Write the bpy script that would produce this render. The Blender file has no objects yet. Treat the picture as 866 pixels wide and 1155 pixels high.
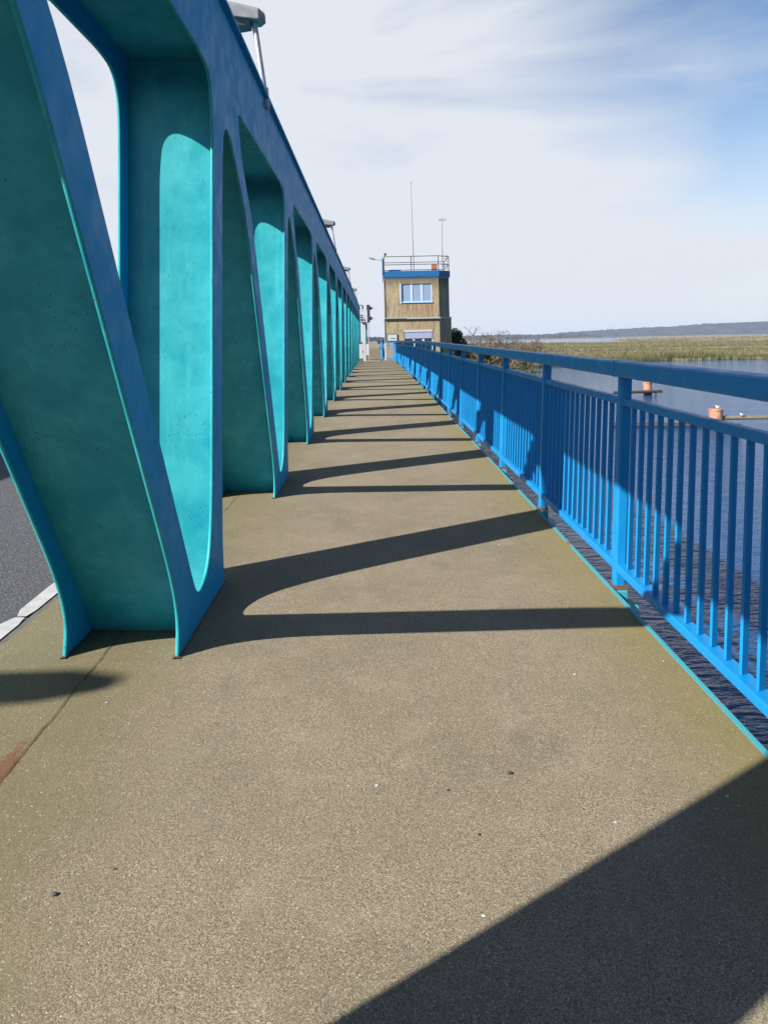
import bpy, bmesh, math, random
from mathutils import Vector, Matrix
random.seed(7)
SC = bpy.context.scene
COL = SC.collection
# ------------------------------------------------------------------ camera
H0 = 1.45                       # eye height over the walkway
RHO = 0.0215                    # the hand-held camera is rolled by about a degree
F = 850.0; CX = 421.4; CY = 384.5
cR = Vector((math.cos(RHO), 0, -math.sin(RHO)))
cU = Vector((math.sin(RHO), 0, math.cos(RHO)))
cF = Vector((0, 1, 0))
EYE = Vector((0, 0, H0))
cd = bpy.data.cameras.new('camera'); cam = bpy.data.objects.new('camera', cd); COL.objects.link(cam)
cam.matrix_world = Matrix(((cR.x, cU.x, 0, 0), (cR.y, cU.y, -1, 0), (cR.z, cU.z, 0, H0), (0, 0, 0, 1)))
cd.sensor_fit = 'HORIZONTAL'; cd.sensor_width = 36; cd.lens = F/866*36
cd.shift_x = (433-CX)/866; cd.shift_y = -(577.5-CY)/866
cd.clip_start = 0.05; cd.clip_end = 30000
SC.camera = cam
# ------------------------------------------------------------------ light
SUN_L = (cR*1.22 + cF*0.85 - cU*1.0).normalized()      # direction the light travels
S = -SUN_L
elev = math.asin(S.z); azim = math.atan2(S.x, S.y)
world = bpy.data.worlds.new('World'); SC.world = world; world.use_nodes = True
wn = world.node_tree.nodes; wl = world.node_tree.links
wn.clear()
wo = wn.new('ShaderNodeOutputWorld'); bg = wn.new('ShaderNodeBackground'); wl.new(bg.outputs[0], wo.inputs[0])
sky = wn.new('ShaderNodeTexSky'); sky.sky_type = 'NISHITA'; sky.sun_disc = False
sky.sun_elevation = elev; sky.sun_rotation = azim % (2*math.pi)
sky.air_density = 1.0; sky.dust_density = 0.6; sky.ozone_density = 2.0
bg.inputs['Strength'].default_value = 0.06
tc = wn.new('ShaderNodeTexCoord')
def wnode(t, **k):
    n = wn.new(t)
    for a, b in k.items(): setattr(n, a, b)
    return n
# thin high cloud: stretched noise plus an opening towards the upper right
mp_ = wnode('ShaderNodeMapping'); mp_.inputs['Scale'].default_value = (2.0, 1.2, 8.0); mp_.inputs['Rotation'].default_value = (0.1, 0.38, 0.3)
wl.new(tc.outputs['Generated'], mp_.inputs[0])
nz = wnode('ShaderNodeTexNoise'); nz.inputs['Scale'].default_value = 1.3; nz.inputs['Detail'].default_value = 7; nz.inputs['Roughness'].default_value = 0.52
nz.inputs['Distortion'].default_value = 0.5
wl.new(mp_.outputs[0], nz.inputs['Vector'])
hole = Vector((0.74, 1.0, 0.78)).normalized()
dp = wnode('ShaderNodeVectorMath', operation='DOT_PRODUCT'); wl.new(tc.outputs['Generated'], dp.inputs[0]); dp.inputs[1].default_value = hole
hr = wnode('ShaderNodeMapRange', interpolation_type='SMOOTHSTEP'); hr.inputs['From Min'].default_value = 0.87; hr.inputs['From Max'].default_value = 1.0
wl.new(dp.outputs['Value'], hr.inputs['Value'])
hm = wnode('ShaderNodeMath', operation='MULTIPLY'); wl.new(hr.outputs[0], hm.inputs[0]); hm.inputs[1].default_value = 1.15
sb = wnode('ShaderNodeMath', operation='MULTIPLY_ADD'); wl.new(nz.outputs['Fac'], sb.inputs[0]); sb.inputs[1].default_value = 2.2; sb.inputs[2].default_value = 0.0
sc_ = wnode('ShaderNodeMath', operation='SUBTRACT', use_clamp=True); wl.new(sb.outputs[0], sc_.inputs[0]); wl.new(hm.outputs[0], sc_.inputs[1])
# the cloud sheet lies in the northern half, away from the sun; overhead and behind it thins out
fr = wnode('ShaderNodeVectorMath', operation='DOT_PRODUCT'); wl.new(tc.outputs['Generated'], fr.inputs[0]); fr.inputs[1].default_value = Vector((0.05, 1, -0.15)).normalized()
fm = wnode('ShaderNodeMapRange', interpolation_type='SMOOTHSTEP'); fm.inputs['From Min'].default_value = 0.35; fm.inputs['From Max'].default_value = 0.85
fm.inputs['To Min'].default_value = 0.02; wl.new(fr.outputs['Value'], fm.inputs['Value'])
sx = wnode('ShaderNodeSeparateXYZ'); wl.new(tc.outputs['Generated'], sx.inputs[0])
vr = wnode('ShaderNodeMapRange', interpolation_type='SMOOTHSTEP'); vr.inputs['From Min'].default_value = 0.02; vr.inputs['From Max'].default_value = 0.30; vr.inputs['To Min'].default_value = 0.9; vr.inputs['To Max'].default_value = 0.0
wl.new(sx.outputs['Z'], vr.inputs['Value'])
vm = wnode('ShaderNodeMath', operation='MAXIMUM', use_clamp=True); wl.new(sc_.outputs[0], vm.inputs[0]); wl.new(vr.outputs[0], vm.inputs[1])
fac = wnode('ShaderNodeMath', operation='MULTIPLY', use_clamp=True); wl.new(vm.outputs[0], fac.inputs[0]); wl.new(fm.outputs[0], fac.inputs[1])
mx = wnode('ShaderNodeMix', data_type='RGBA'); wl.new(fac.outputs[0], mx.inputs['Factor'])
tint = wnode('ShaderNodeMix', data_type='RGBA', blend_type='MULTIPLY'); tint.inputs['Factor'].default_value = 1
wl.new(sky.outputs[0], tint.inputs['A']); tint.inputs['B'].default_value = (1.0, 1.02, 1.05, 1)
wl.new(tint.outputs['Result'], mx.inputs['A'])
mx.inputs['B'].default_value = (5.6, 5.9, 6.4, 1)
wl.new(mx.outputs['Result'], bg.inputs['Color'])
ld = bpy.data.lights.new('sun', 'SUN'); ld.energy = 5.0; ld.angle = math.radians(0.53); ld.color = (1.0, 0.95, 0.87)
sun = bpy.data.objects.new('sun', ld); COL.objects.link(sun)
sun.rotation_mode = 'QUATERNION'; sun.rotation_quaternion = SUN_L.to_track_quat('-Z', 'Y'); sun.location = (-20, -20, 30)
SC.view_settings.view_transform = 'Standard'; SC.view_settings.look = 'None'
SC.view_settings.exposure = 1.2; SC.view_settings.gamma = 1.0; SC.view_settings.use_curve_mapping = False

# ------------------------------------------------------------------ geometry helpers
def rise(Y):                    # long profile of the bridge
    def g(y): return 0.0069*y - 0.0002*max(0.0, y-16)**2
    if Y <= 55: return g(Y)
    return g(55) + (Y-55)*0.0075
def B(x, y, z):                 # bridge coordinates -> world (cross fall and long profile)
    return Vector((0, y, H0)) + cR*x + cU*(z + rise(y) - H0)
def W(x, y, z): return Vector((x, y, z))
def P(px, py, Y):               # where a thing seen at that place stands, at distance Y
    return EYE + (cR*((px-CX)/F) + cF + cU*((CY-py)/F))*Y
def flat(m, x0, x1, yc, z0, z1, t=0.0065, ang=0.42):
    # a flat bar turned from the sun so its front face renders darker
    xc = (x0+x1)/2; h = (x1-x0)/2; c, s_ = math.cos(ang), math.sin(ang); pl = [(-h, -t), (h, -t), (h, t), (-h, t)]
    m.prism([(xc+a*c-b*s_, yc+a*s_+b*c) for a, b in pl], z0, z1)
class MB:
    def __init__(s, mp=W): s.v = []; s.f = []; s.mp = mp
    def add(s, vs, fs):
        b = len(s.v); s.v += [s.mp(*p) for p in vs]; s.f += [tuple(b+i for i in f) for f in fs]
        return s
    def box(s, x0, x1, y0, y1, z0, z1, ny=1):
        vs = []; fs = []
        for i in range(ny+1):
            y = y0+(y1-y0)*i/ny
            vs += [(x0, y, z0), (x1, y, z0), (x1, y, z1), (x0, y, z1)]
        for i in range(ny):
            a = 4*i
            for k in range(4):
                fs.append((a+k, a+4+k, a+4+(k+1) % 4, a+(k+1) % 4))
        fs.append((0, 1, 2, 3)); a = 4*ny; fs.append((a+3, a+2, a+1, a))
        return s.add(vs, fs)
    def tube(s, a, b, r0, r1=None, n=8, caps=True):
        r1 = r0 if r1 is None else r1
        a = Vector(a); b = Vector(b); d = (b-a)
        if d.length < 1e-6: return s
        q = d.to_track_quat('Z', 'Y'); vs = []
        for p, r in ((a, r0), (b, r1)):
            for i in range(n):
                t = 2*math.pi*i/n; vs.append(tuple(p+q @ Vector((r*math.cos(t), r*math.sin(t), 0))))
        fs = [(i, (i+1) % n, n+(i+1) % n, n+i) for i in range(n)]
        if caps: fs += [tuple(range(n-1, -1, -1)), tuple(range(n, 2*n))]
        return s.add(vs, fs)
    def prism(s, poly, z0, z1):          # poly in x,y
        n = len(poly)
        vs = [(x, y, z0) for x, y in poly]+[(x, y, z1) for x, y in poly]
        fs = [(i, (i+1) % n, n+(i+1) % n, n+i) for i in range(n)]+[tuple(range(n-1, -1, -1)), tuple(range(n, 2*n))]
        return s.add(vs, fs)
    def ball(s, c, r, n=10, m=7, sx=1, sy=1, sz=1):
        vs = []; fs = []
        for j in range(m+1):
            ph = math.pi*j/m
            for i in range(n):
                t = 2*math.pi*i/n; vs.append((c[0]+sx*r*math.sin(ph)*math.cos(t), c[1]+sy*r*math.sin(ph)*math.sin(t), c[2]+sz*r*math.cos(ph)))
        for j in range(m):
            for i in range(n): fs.append((j*n+i, (j+1)*n+i, (j+1)*n+(i+1) % n, j*n+(i+1) % n))
        return s.add(vs, fs)
    def build(s, name, mat, parent=None, bevel=0, smooth=False, seg=2):
        me = bpy.data.meshes.new(name)
        off = rootpos(parent) if parent else Vector((0, 0, 0))
        me.from_pydata([tuple(p-off) for p in s.v], [], s.f); me.update()
        bm = bmesh.new(); bm.from_mesh(me)
        bmesh.ops.recalc_face_normals(bm, faces=bm.faces)
        bm.to_mesh(me); bm.free()
        me.materials.append(mat)
        o = bpy.data.objects.new(name, me); COL.objects.link(o)
        if parent: o.parent = parent
        if smooth:
            for p in me.polygons: p.use_smooth = True
        if bevel:
            m = o.modifiers.new('bevel', 'BEVEL'); m.width = bevel; m.segments = seg; m.limit_method = 'ANGLE'; m.angle_limit = 0.6
        return o
def rootpos(o):
    p = Vector((0, 0, 0))
    while o is not None: p = p+o.location; o = o.parent
    return p
def tag(o, label, cat, group=None, kind=None):
    if label: o['label'] = label
    if cat: o['category'] = cat
    if group: o['group'] = group
    if kind: o['kind'] = kind
    return o
def struct(o): o['kind'] = 'structure'; return o
def thing(name, label, cat, loc, group=None):
    o = bpy.data.objects.new(name, None); COL.objects.link(o); o.location = loc; o.empty_display_size = 0.2
    return tag(o, label, cat, group)
def copy_tree(o, parent=None):
    c = o.copy(); COL.objects.link(c); c.parent = parent
    for ch in o.children: copy_tree(ch, c)
    return c
# ------------------------------------------------------------------ materials
def mat(name):
    m = bpy.data.materials.new(name); m.use_nodes = True
    nt = m.node_tree; b = nt.nodes['Principled BSDF']
    return m, nt, b
def N(nt, t, **k):
    n = nt.nodes.new(t)
    for a, v in k.items():
        if a.startswith('i_'): n.inputs[a[2:].replace('_', ' ')].default_value = v
        else: setattr(n, a, v)
    return n
def coords(nt, scale=(1, 1, 1)):
    t = N(nt, 'ShaderNodeNewGeometry'); m = N(nt, 'ShaderNodeMapping'); m.inputs['Scale'].default_value = scale
    nt.links.new(t.outputs['Position'], m.inputs[0]); return m.outputs[0]
def noise(nt, vec, scale, detail=4, rough=0.55):
    n = N(nt, 'ShaderNodeTexNoise'); n.inputs['Scale'].default_value = scale; n.inputs['Detail'].default_value = detail; n.inputs['Roughness'].default_value = rough
    nt.links.new(vec, n.inputs['Vector']); return n.outputs['Fac']
def rng(nt, v, a, b, c=0, d=1, smooth=True):
    n = N(nt, 'ShaderNodeMapRange'); n.interpolation_type = 'SMOOTHSTEP' if smooth else 'LINEAR'
    n.inputs['From Min'].default_value = a; n.inputs['From Max'].default_value = b; n.inputs['To Min'].default_value = c; n.inputs['To Max'].default_value = d
    nt.links.new(v, n.inputs['Value']); return n.outputs[0]
def math_(nt, op, a, b=None, clamp=False):
    n = N(nt, 'ShaderNodeMath', operation=op, use_clamp=clamp)
    for i, v in enumerate((a, b)):
        if v is None: continue
        if hasattr(v, 'links') or hasattr(v, 'node'): nt.links.new(v, n.inputs[i])
        else: n.inputs[i].default_value = v
    return n.outputs[0]
def mixc(nt, f, a, b, blend='MIX'):
    n = N(nt, 'ShaderNodeMix', data_type='RGBA', blend_type=blend)
    for k, v in (('Factor', f), ('A', a), ('B', b)):
        if hasattr(v, 'node'): nt.links.new(v, n.inputs[k])
        else:
            if k != 'Factor' and len(v) == 3: v = (*v, 1)
            n.inputs[k].default_value = v
    return n.outputs['Result']
def bump(nt, b, h, strength=0.3, dist=0.01):
    n = N(nt, 'ShaderNodeBump'); n.inputs['Strength'].default_value = strength; n.inputs['Distance'].default_value = dist
    nt.links.new(h, n.inputs['Height']); nt.links.new(n.outputs[0], b.inputs['Normal'])
def plain(name, col, rough=0.5, metal=0, var=0.12, sc=6):
    m, nt, b = mat(name)
    f = noise(nt, coords(nt), sc, 5)
    c2 = tuple(max(0, c*(1-var*2)) for c in col)
    nt.links.new(mixc(nt, f, c2, tuple(c*(1+var) for c in col)), b.inputs['Base Color'])
    b.inputs['Roughness'].default_value = rough; b.inputs['Metallic'].default_value = metal
    return m
def paint(name, col, pale, rough=0.38, specks=True, streak=0.25, dirt=(0.03, 0.05, 0.04), spec=0.5):
    m, nt, b = mat(name); b.inputs['Specular IOR Level'].default_value = spec
    v = coords(nt)
    c = mixc(nt, rng(nt, noise(nt, v, 3.1, 8, 0.7), 0.25, 0.8), col, pale)
    c = mixc(nt, math_(nt, 'MULTIPLY', rng(nt, noise(nt, coords(nt, (6, 6, 0.7)), 2.0, 5), 0.52, 0.75), streak), c, tuple(min(1, x*1.3+0.04) for x in pale))
    if specks:
        vo = N(nt, 'ShaderNodeTexVoronoi'); vo.inputs['Scale'].default_value = 40; nt.links.new(v, vo.inputs['Vector'])
        dots = rng(nt, math_(nt, 'ADD', vo.outputs['Distance'], math_(nt, 'MULTIPLY', noise(nt, v, 120, 2), 0.12)), 0.17, 0.22, 1, 0)
        clus = rng(nt, noise(nt, v, 3.5, 5, 0.75), 0.50, 0.58)
        c = mixc(nt, math_(nt, 'MULTIPLY', dots, clus), c, dirt)
        vo2 = N(nt, 'ShaderNodeTexVoronoi'); vo2.inputs['Scale'].default_value = 55; nt.links.new(v, vo2.inputs['Vector'])
        d2 = rng(nt, vo2.outputs['Distance'], 0.05, 0.12, 1, 0); c2 = rng(nt, noise(nt, v, 7.0, 2), 0.62, 0.7)
        c = mixc(nt, math_(nt, 'MULTIPLY', d2, c2), c, (0.5, 0.6, 0.55))
    if specks:   # rust and dirt clinging to the feet of the steelwork
        sp = N(nt, 'ShaderNodeSeparateXYZ'); nt.links.new(v, sp.inputs[0])
        hh = math_(nt, 'ADD', sp.outputs['Z'], math_(nt, 'MULTIPLY', noise(nt, v, 11, 5, 0.7), -0.16))
        c = mixc(nt, math_(nt, 'MULTIPLY', rng(nt, hh, -0.055, -0.005, 1, 0), 0.85), c, mixc(nt, noise(nt, v, 35, 3), (0.05, 0.04, 0.03), (0.16, 0.08, 0.045)))
    nt.links.new(c, b.inputs['Base Color'])
    nt.links.new(rng(nt, noise(nt, v, 9, 4), 0.3, 0.7, rough-0.06, rough+0.12), b.inputs['Roughness'])
    bump(nt, b, noise(nt, v, 60, 3), 0.10, 0.004)
    return m
M = {}
M['turq'] = paint('turquoise_paint', (0.008, 0.215, 0.260), (0.045, 0.345, 0.375), spec=0.2)
M['plate'] = paint('blue_turquoise_paint', (0.002, 0.225, 0.42), (0.004, 0.245, 0.445), rough=0.5, streak=0.15, spec=0.12)
M['rail'] = paint('blue_rail_paint', (0.003, 0.160, 0.40), (0.007, 0.185, 0.43), rough=0.4, specks=False, streak=0.1, spec=0.3)
def edge_mat():
    m, nt, b = mat('deck_edge_paint'); v = coords(nt)
    r = rng(nt, noise(nt, v, 5, 5, 0.7), 0.56, 0.64)
    nt.links.new(mixc(nt, r, (0.035, 0.24, 0.30), mixc(nt, noise(nt, v, 30), (0.10, 0.035, 0.015), (0.33, 0.10, 0.03))), b.inputs['Base Color'])
    b.inputs['Roughness'].default_value = 0.55; return m
M['edge'] = edge_mat()
def deck_mat():
    m, nt, b = mat('grit_coating'); v = coords(nt)
    g1 = noise(nt, v, 260, 3, 0.7); g2 = noise(nt, v, 110, 4, 0.6); big = noise(nt, v, 1.1, 6, 0.6); mid = noise(nt, v, 5, 5, 0.6)
    c = mixc(nt, rng(nt, g1, 0.36, 0.64), (0.080, 0.063, 0.039), (0.300, 0.248, 0.170))
    c = mixc(nt, math_(nt, 'MULTIPLY', rng(nt, g2, 0.35, 0.7), 0.35), c, (0.155, 0.13, 0.09))
    c = mixc(nt, math_(nt, 'MULTIPLY', rng(nt, big, 0.40, 0.66), 0.6), c, (0.125, 0.104, 0.068))
    c = mixc(nt, math_(nt, 'MULTIPLY', rng(nt, mid, 0.5, 0.66), 0.30), c, (0.235, 0.20, 0.145))
    c = mixc(nt, math_(nt, 'MULTIPLY', rng(nt, noise(nt, coords(nt, (1, 0.45, 1)), 2.6, 6, 0.7), 0.54, 0.70), 0.45), c, (0.085, 0.075, 0.055))
    gv = N(nt, 'ShaderNodeTexVoronoi'); gv.inputs['Scale'].default_value = 330; nt.links.new(v, gv.inputs['Vector'])
    gs = N(nt, 'ShaderNodeSeparateColor'); nt.links.new(gv.outputs['Color'], gs.inputs[0])
    c = mixc(nt, math_(nt, 'MULTIPLY', rng(nt, gs.outputs[0], 0.72, 0.98), 0.55), c, (0.36, 0.31, 0.23)); c = mixc(nt, math_(nt, 'MULTIPLY', rng(nt, gs.outputs[1], 0.66, 0.92), 0.5), c, (0.045, 0.038, 0.028))
    # algae along both edges of the walkway
    sp = N(nt, 'ShaderNodeSeparateXYZ'); nt.links.new(v, sp.inputs[0])
    er = rng(nt, math_(nt, 'ADD', sp.outputs['X'], math_(nt, 'MULTIPLY', mid, 0.5)), 1.0, 1.75)
    c = mixc(nt, math_(nt, 'MULTIPLY', er, 0.75), c, (0.155, 0.130, 0.038))
    el = rng(nt, math_(nt, 'SUBTRACT', sp.outputs['X'], math_(nt, 'MULTIPLY', mid, 0.8)), -1.0, -1.6)
    c = mixc(nt, math_(nt, 'MULTIPLY', el, 0.55), c, (0.115, 0.098, 0.040))
    # dark grit specks and pale specks
    vo = N(nt, 'ShaderNodeTexVoronoi'); vo.inputs['Scale'].default_value = 75; nt.links.new(v, vo.inputs['Vector'])
    c = mixc(nt, math_(nt, 'MULTIPLY', rng(nt, vo.outputs['Distance'], 0.08, 0.2, 1, 0), rng(nt, noise(nt, v, 23, 2), 0.45, 0.6)), c, (0.45, 0.43, 0.36))
    vo3 = N(nt, 'ShaderNodeTexVoronoi'); vo3.inputs['Scale'].default_value = 120; nt.links.new(v, vo3.inputs['Vector'])
    c = mixc(nt, math_(nt, 'MULTIPLY', rng(nt, vo3.outputs['Distance'], 0.08, 0.2, 1, 0), rng(nt, noise(nt, v, 40, 2), 0.42, 0.6)), c, (0.03, 0.028, 0.022))
    vo2 = N(nt, 'ShaderNodeTexVoronoi'); vo2.inputs['Scale'].default_value = 3.1; nt.links.new(v, vo2.inputs['Vector'])
    c = mixc(nt, rng(nt, math_(nt, 'ADD', vo2.outputs['Distance'], math_(nt, 'MULTIPLY', noise(nt, v, 90, 2), 0.03)), 0.024, 0.032, 1, 0), c, (0.75, 0.75, 0.7))
    # rust bleeding out of the joint
    dx = N(nt, 'ShaderNodeVectorMath', operation='SUBTRACT'); nt.links.new(v, dx.inputs[0]); dx.inputs[1].default_value = (-1.275, 2.52, 0)
    ms = N(nt, 'ShaderNodeVectorMath', operation='MULTIPLY'); nt.links.new(dx.outputs[0], ms.inputs[0]); ms.inputs[1].default_value = (13, 3.4, 0)
    ln = N(nt, 'ShaderNodeVectorMath', operation='LENGTH'); nt.links.new(ms.outputs[0], ln.inputs[0])
    rr = math_(nt, 'ADD', ln.outputs['Value'], math_(nt, 'MULTIPLY', noise(nt, v, 14, 5, 0.7), 1.6))
    c = mixc(nt, math_(nt, 'MULTIPLY', rng(nt, rr, 1.15, 1.5, 1, 0), 0.75), c, mixc(nt, noise(nt, v, 40, 3), (0.07, 0.03, 0.018), (0.17, 0.062, 0.028)))
    # rust along the right steel edge
    rx = rng(nt, sp.outputs['X'], 1.30, 1.36)
    c = mixc(nt, math_(nt, 'MULTIPLY', rx, rng(nt, noise(nt, v, 3.5, 5, 0.7), 0.56, 0.66)), c, (0.22, 0.07, 0.025))
    nt.links.new(c, b.inputs['Base Color']); b.inputs['Roughness'].default_value = 0.92
    b.inputs['Specular IOR Level'].default_value = 0.25
    h = math_(nt, 'ADD', g1, math_(nt, 'MULTIPLY', g2, 1.2))
    bump(nt, b, h, 0.5, 0.0035); return m
M['deck'] = deck_mat()
M['rust'] = plain('flaking_rust', (0.16, 0.07, 0.035), 0.9, var=0.45, sc=60)
def asphalt():
    m, nt, b = mat('asphalt'); v = coords(nt)
    vo = N(nt, 'ShaderNodeTexVoronoi'); vo.inputs['Scale'].default_value = 60; nt.links.new(v, vo.inputs['Vector'])
    c = mixc(nt, rng(nt, vo.outputs['Distance'], 0.15, 0.55, 1, 0), (0.03, 0.03, 0.034), (0.17, 0.17, 0.18))
    c = mixc(nt, rng(nt, noise(nt, v, 60, 3), 0.35, 0.7), (0.05, 0.05, 0.055), c)
    nt.links.new(c, b.inputs['Base Color']); b.inputs['Roughness'].default_value = 0.85
    bump(nt, b, vo.outputs['Distance'], 0.5, 0.006); return m
M['asphalt'] = asphalt()
M['white_line'] = plain('road_marking', (0.38, 0.38, 0.37), 0.7, var=0.25, sc=14)
M['gutter'] = plain('kerb_concrete', (0.10, 0.095, 0.085), 0.9, var=0.25, sc=20)
M['dirt'] = plain('trapped_dirt', (0.075, 0.055, 0.035), 0.95, var=0.4, sc=40)
M['joint'] = plain('joint_dirt', (0.025, 0.02, 0.015), 0.95)
M['white'] = plain('white_paint', (0.36, 0.37, 0.385), 0.5, var=0.06)
M['lampwhite'] = plain('weathered_lamp_housing', (0.24, 0.24, 0.25), 0.5, var=0.3, sc=14)
M['lampdark'] = plain('dark_lamp_underside', (0.10, 0.10, 0.075), 0.6, var=0.35, sc=20)  # darker tone than the housing, for the lower side of the lamp
M['galv'] = plain('galvanised_steel', (0.32, 0.33, 0.36), 0.45, 0.3, var=0.3, sc=25)
M['mast'] = plain('dull_grey_mast', (0.16, 0.165, 0.175), 0.7, 0, var=0.2, sc=25)
M['black'] = plain('dark_steel', (0.02, 0.022, 0.028), 0.5)
M['bluepaint'] = plain('blue_fascia_paint', (0.005, 0.085, 0.235), 0.45)
M['navy'] = plain('navy_paint', (0.012, 0.03, 0.10), 0.5)
M['pebble'] = plain('pebble', (0.03, 0.025, 0.02), 0.7)
M['orange'] = plain('orange_box_paint', (0.26, 0.09, 0.045), 0.6)
M['pile'] = plain('faded_orange_piling', (0.42, 0.20, 0.12), 0.7, var=0.4, sc=4)
M['wood'] = plain('dark_wet_timber', (0.035, 0.025, 0.02), 0.7, var=0.3)
M['oldwood'] = plain('weathered_timber', (0.16, 0.13, 0.09), 0.8, var=0.3)
M['bird'] = plain('white_plumage', (0.75, 0.75, 0.75), 0.8, var=0.05)
M['birdgrey'] = plain('grey_plumage', (0.25, 0.26, 0.28), 0.8, var=0.05)
M['beak'] = plain('yellow_beak', (0.5, 0.3, 0.03), 0.5)
M['frame'] = plain('white_window_frame', (0.36, 0.43, 0.54), 0.4, var=0.03)
M['sillblue'] = plain('pale_blue_sill', (0.22, 0.38, 0.58), 0.5, var=0.1)
M['shutter'] = plain('lavender_shutter', (0.26, 0.29, 0.42), 0.5, var=0.05)
M['ledge'] = plain('ledge_metal', (0.24, 0.26, 0.27), 0.5, var=0.2)
M['pier'] = plain('pier_concrete', (0.22, 0.20, 0.16), 0.9, var=0.25, sc=2)
def glass(name, col, rough=0.05):
    m, nt, b = mat(name); b.inputs['Base Color'].default_value = (*col, 1); b.inputs['Roughness'].default_value = rough
    b.inputs['Specular IOR Level'].default_value = 0.8; return m
M['blind'] = glass('window_with_drawn_blinds', (0.17, 0.23, 0.34), 0.12)
M['glass'] = glass('dark_glass', (0.012, 0.015, 0.02))
def tower_mat(x0, x1, zw):
    m, nt, b = mat('stained_render'); v = coords(nt)
    c = mixc(nt, noise(nt, v, 1.4, 6, 0.6), (0.17, 0.135, 0.075), (0.32, 0.27, 0.17))
    st = noise(nt, coords(nt, (3.2, 3.2, 0.6)), 1.4, 9, 0.78)
    c = mixc(nt, math_(nt, 'MULTIPLY', rng(nt, st, 0.47, 0.62), 0.7), c, (0.095, 0.078, 0.05))
    c = mixc(nt, math_(nt, 'MULTIPLY', rng(nt, noise(nt, coords(nt, (5, 5, 0.9)), 1.7, 7, 0.7), 0.52, 0.72), 0.5), c, (0.38, 0.34, 0.25))
    sp = N(nt, 'ShaderNodeSeparateXYZ'); nt.links.new(v, sp.inputs[0])
    X, Z = sp.outputs['X'], sp.outputs['Z']
    mk = math_(nt, 'MULTIPLY', rng(nt, X, x0-0.1, x0+0.05), rng(nt, X, x1-0.05, x1+0.12, 1, 0))
    mk = math_(nt, 'MULTIPLY', mk, math_(nt, 'MULTIPLY', rng(nt, Z, zw-1.1, zw-0.3, 0.5, 1), rng(nt, Z, zw-0.02, zw+0.02, 1, 0)))
    top = math_(nt, 'ADD', Z, math_(nt, 'MULTIPLY', noise(nt, coords(nt, (6, 6, 0.4)), 1.2, 5, 0.7), 1.5))
    c = mixc(nt, math_(nt, 'MULTIPLY', rng(nt, top, zw+1.55, zw+2.65), 0.85), c, (0.07, 0.058, 0.038))
    c = mixc(nt, math_(nt, 'MULTIPLY', rng(nt, noise(nt, v, 0.9, 6, 0.7), 0.50, 0.62), 0.35), c, (0.13, 0.125, 0.10))
    rs = rng(nt, noise(nt, coords(nt, (11, 11, 0.35)), 1.1, 4, 0.7), 0.44, 0.58)
    c = mixc(nt, math_(nt, 'MULTIPLY', math_(nt, 'MULTIPLY', mk, rs), 0.85), c, (0.20, 0.07, 0.02))
    nt.links.new(c, b.inputs['Base Color']); b.inputs['Roughness'].default_value = 0.9
    bump(nt, b, noise(nt, v, 25, 4), 0.3, 0.01); return m
def water_mat():
    m, nt, b = mat('lagoon_water'); v = coords(nt, (0.75, 1.5, 1))
    b.inputs['Base Color'].default_value = (0.006, 0.046, 0.135, 1); b.inputs['Roughness'].default_value = 0.06; b.inputs['IOR'].default_value = 1.33
    n1 = N(nt, 'ShaderNodeTexNoise'); n1.inputs['Scale'].default_value = 1.5; n1.inputs['Detail'].default_value = 4; n1.inputs['Distortion'].default_value = 0.6; nt.links.new(v, n1.inputs['Vector'])
    n2 = noise(nt, coords(nt, (0.9, 1.6, 1)), 0.35, 3); n3 = noise(nt, v, 5, 4)
    rid = math_(nt, 'ABSOLUTE', math_(nt, 'SUBTRACT', n1.outputs['Fac'], 0.5))
    rid = math_(nt, 'SUBTRACT', 0.5, rid)
    h = math_(nt, 'ADD', rid, math_(nt, 'MULTIPLY', n2, 0.8)); h = math_(nt, 'ADD', h, math_(nt, 'MULTIPLY', n3, 0.30))
    bump(nt, b, h, 0.6, 0.24); return m
M['water'] = water_mat()
def reed_mat(nm='reed', k=0.0):
    m, nt, b = mat(nm); v = coords(nt)
    sp = N(nt, 'ShaderNodeSeparateXYZ'); nt.links.new(v, sp.inputs[0])
    zz = math_(nt, 'ADD', sp.outputs['Z'], math_(nt, 'MULTIPLY', noise(nt, v, 0.4, 3), 1.6))
    green = mixc(nt, noise(nt, v, 0.35, 4), (0.03, 0.04, 0.010), (0.065, 0.07, 0.022))
    c = mixc(nt, rng(nt, zz, -2.0+k, -0.7+k), green, mixc(nt, noise(nt, v, 0.25, 4), (0.12, 0.09, 0.042), (0.25, 0.19, 0.10)))
    nt.links.new(c, b.inputs['Base Color']); b.inputs['Roughness'].default_value = 0.8; return m
M['reed'] = reed_mat()
M['greenreed'] = reed_mat('green_reed', 1.1)
def marsh_mat():
    m, nt, b = mat('marsh_grass_ground'); v = coords(nt, (1, 2.2, 1))
    c = mixc(nt, rng(nt, noise(nt, v, 0.035, 7, 0.65), 0.38, 0.62), (0.07, 0.07, 0.03), (0.22, 0.185, 0.10))
    c = mixc(nt, rng(nt, noise(nt, v, 0.012, 4), 0.52, 0.64), c, (0.06, 0.05, 0.03))
    nt.links.new(c, b.inputs['Base Color']); b.inputs['Roughness'].default_value = 0.95; return m
M['marsh'] = marsh_mat()
def hill_mat():
    m, nt, b = mat('wooded_hill'); v = coords(nt, (1, 1, 3))
    c = mixc(nt, rng(nt, noise(nt, v, 0.012, 6, 0.7), 0.35, 0.65), (0.010, 0.015, 0.024), (0.035, 0.042, 0.055))
    nt.links.new(c, b.inputs['Base Color']); b.inputs['Roughness'].default_value = 1; return m
M['hill'] = hill_mat()
M['bark'] = plain('grey_brown_bark', (0.10, 0.078, 0.055), 0.9, var=0.3)
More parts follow.
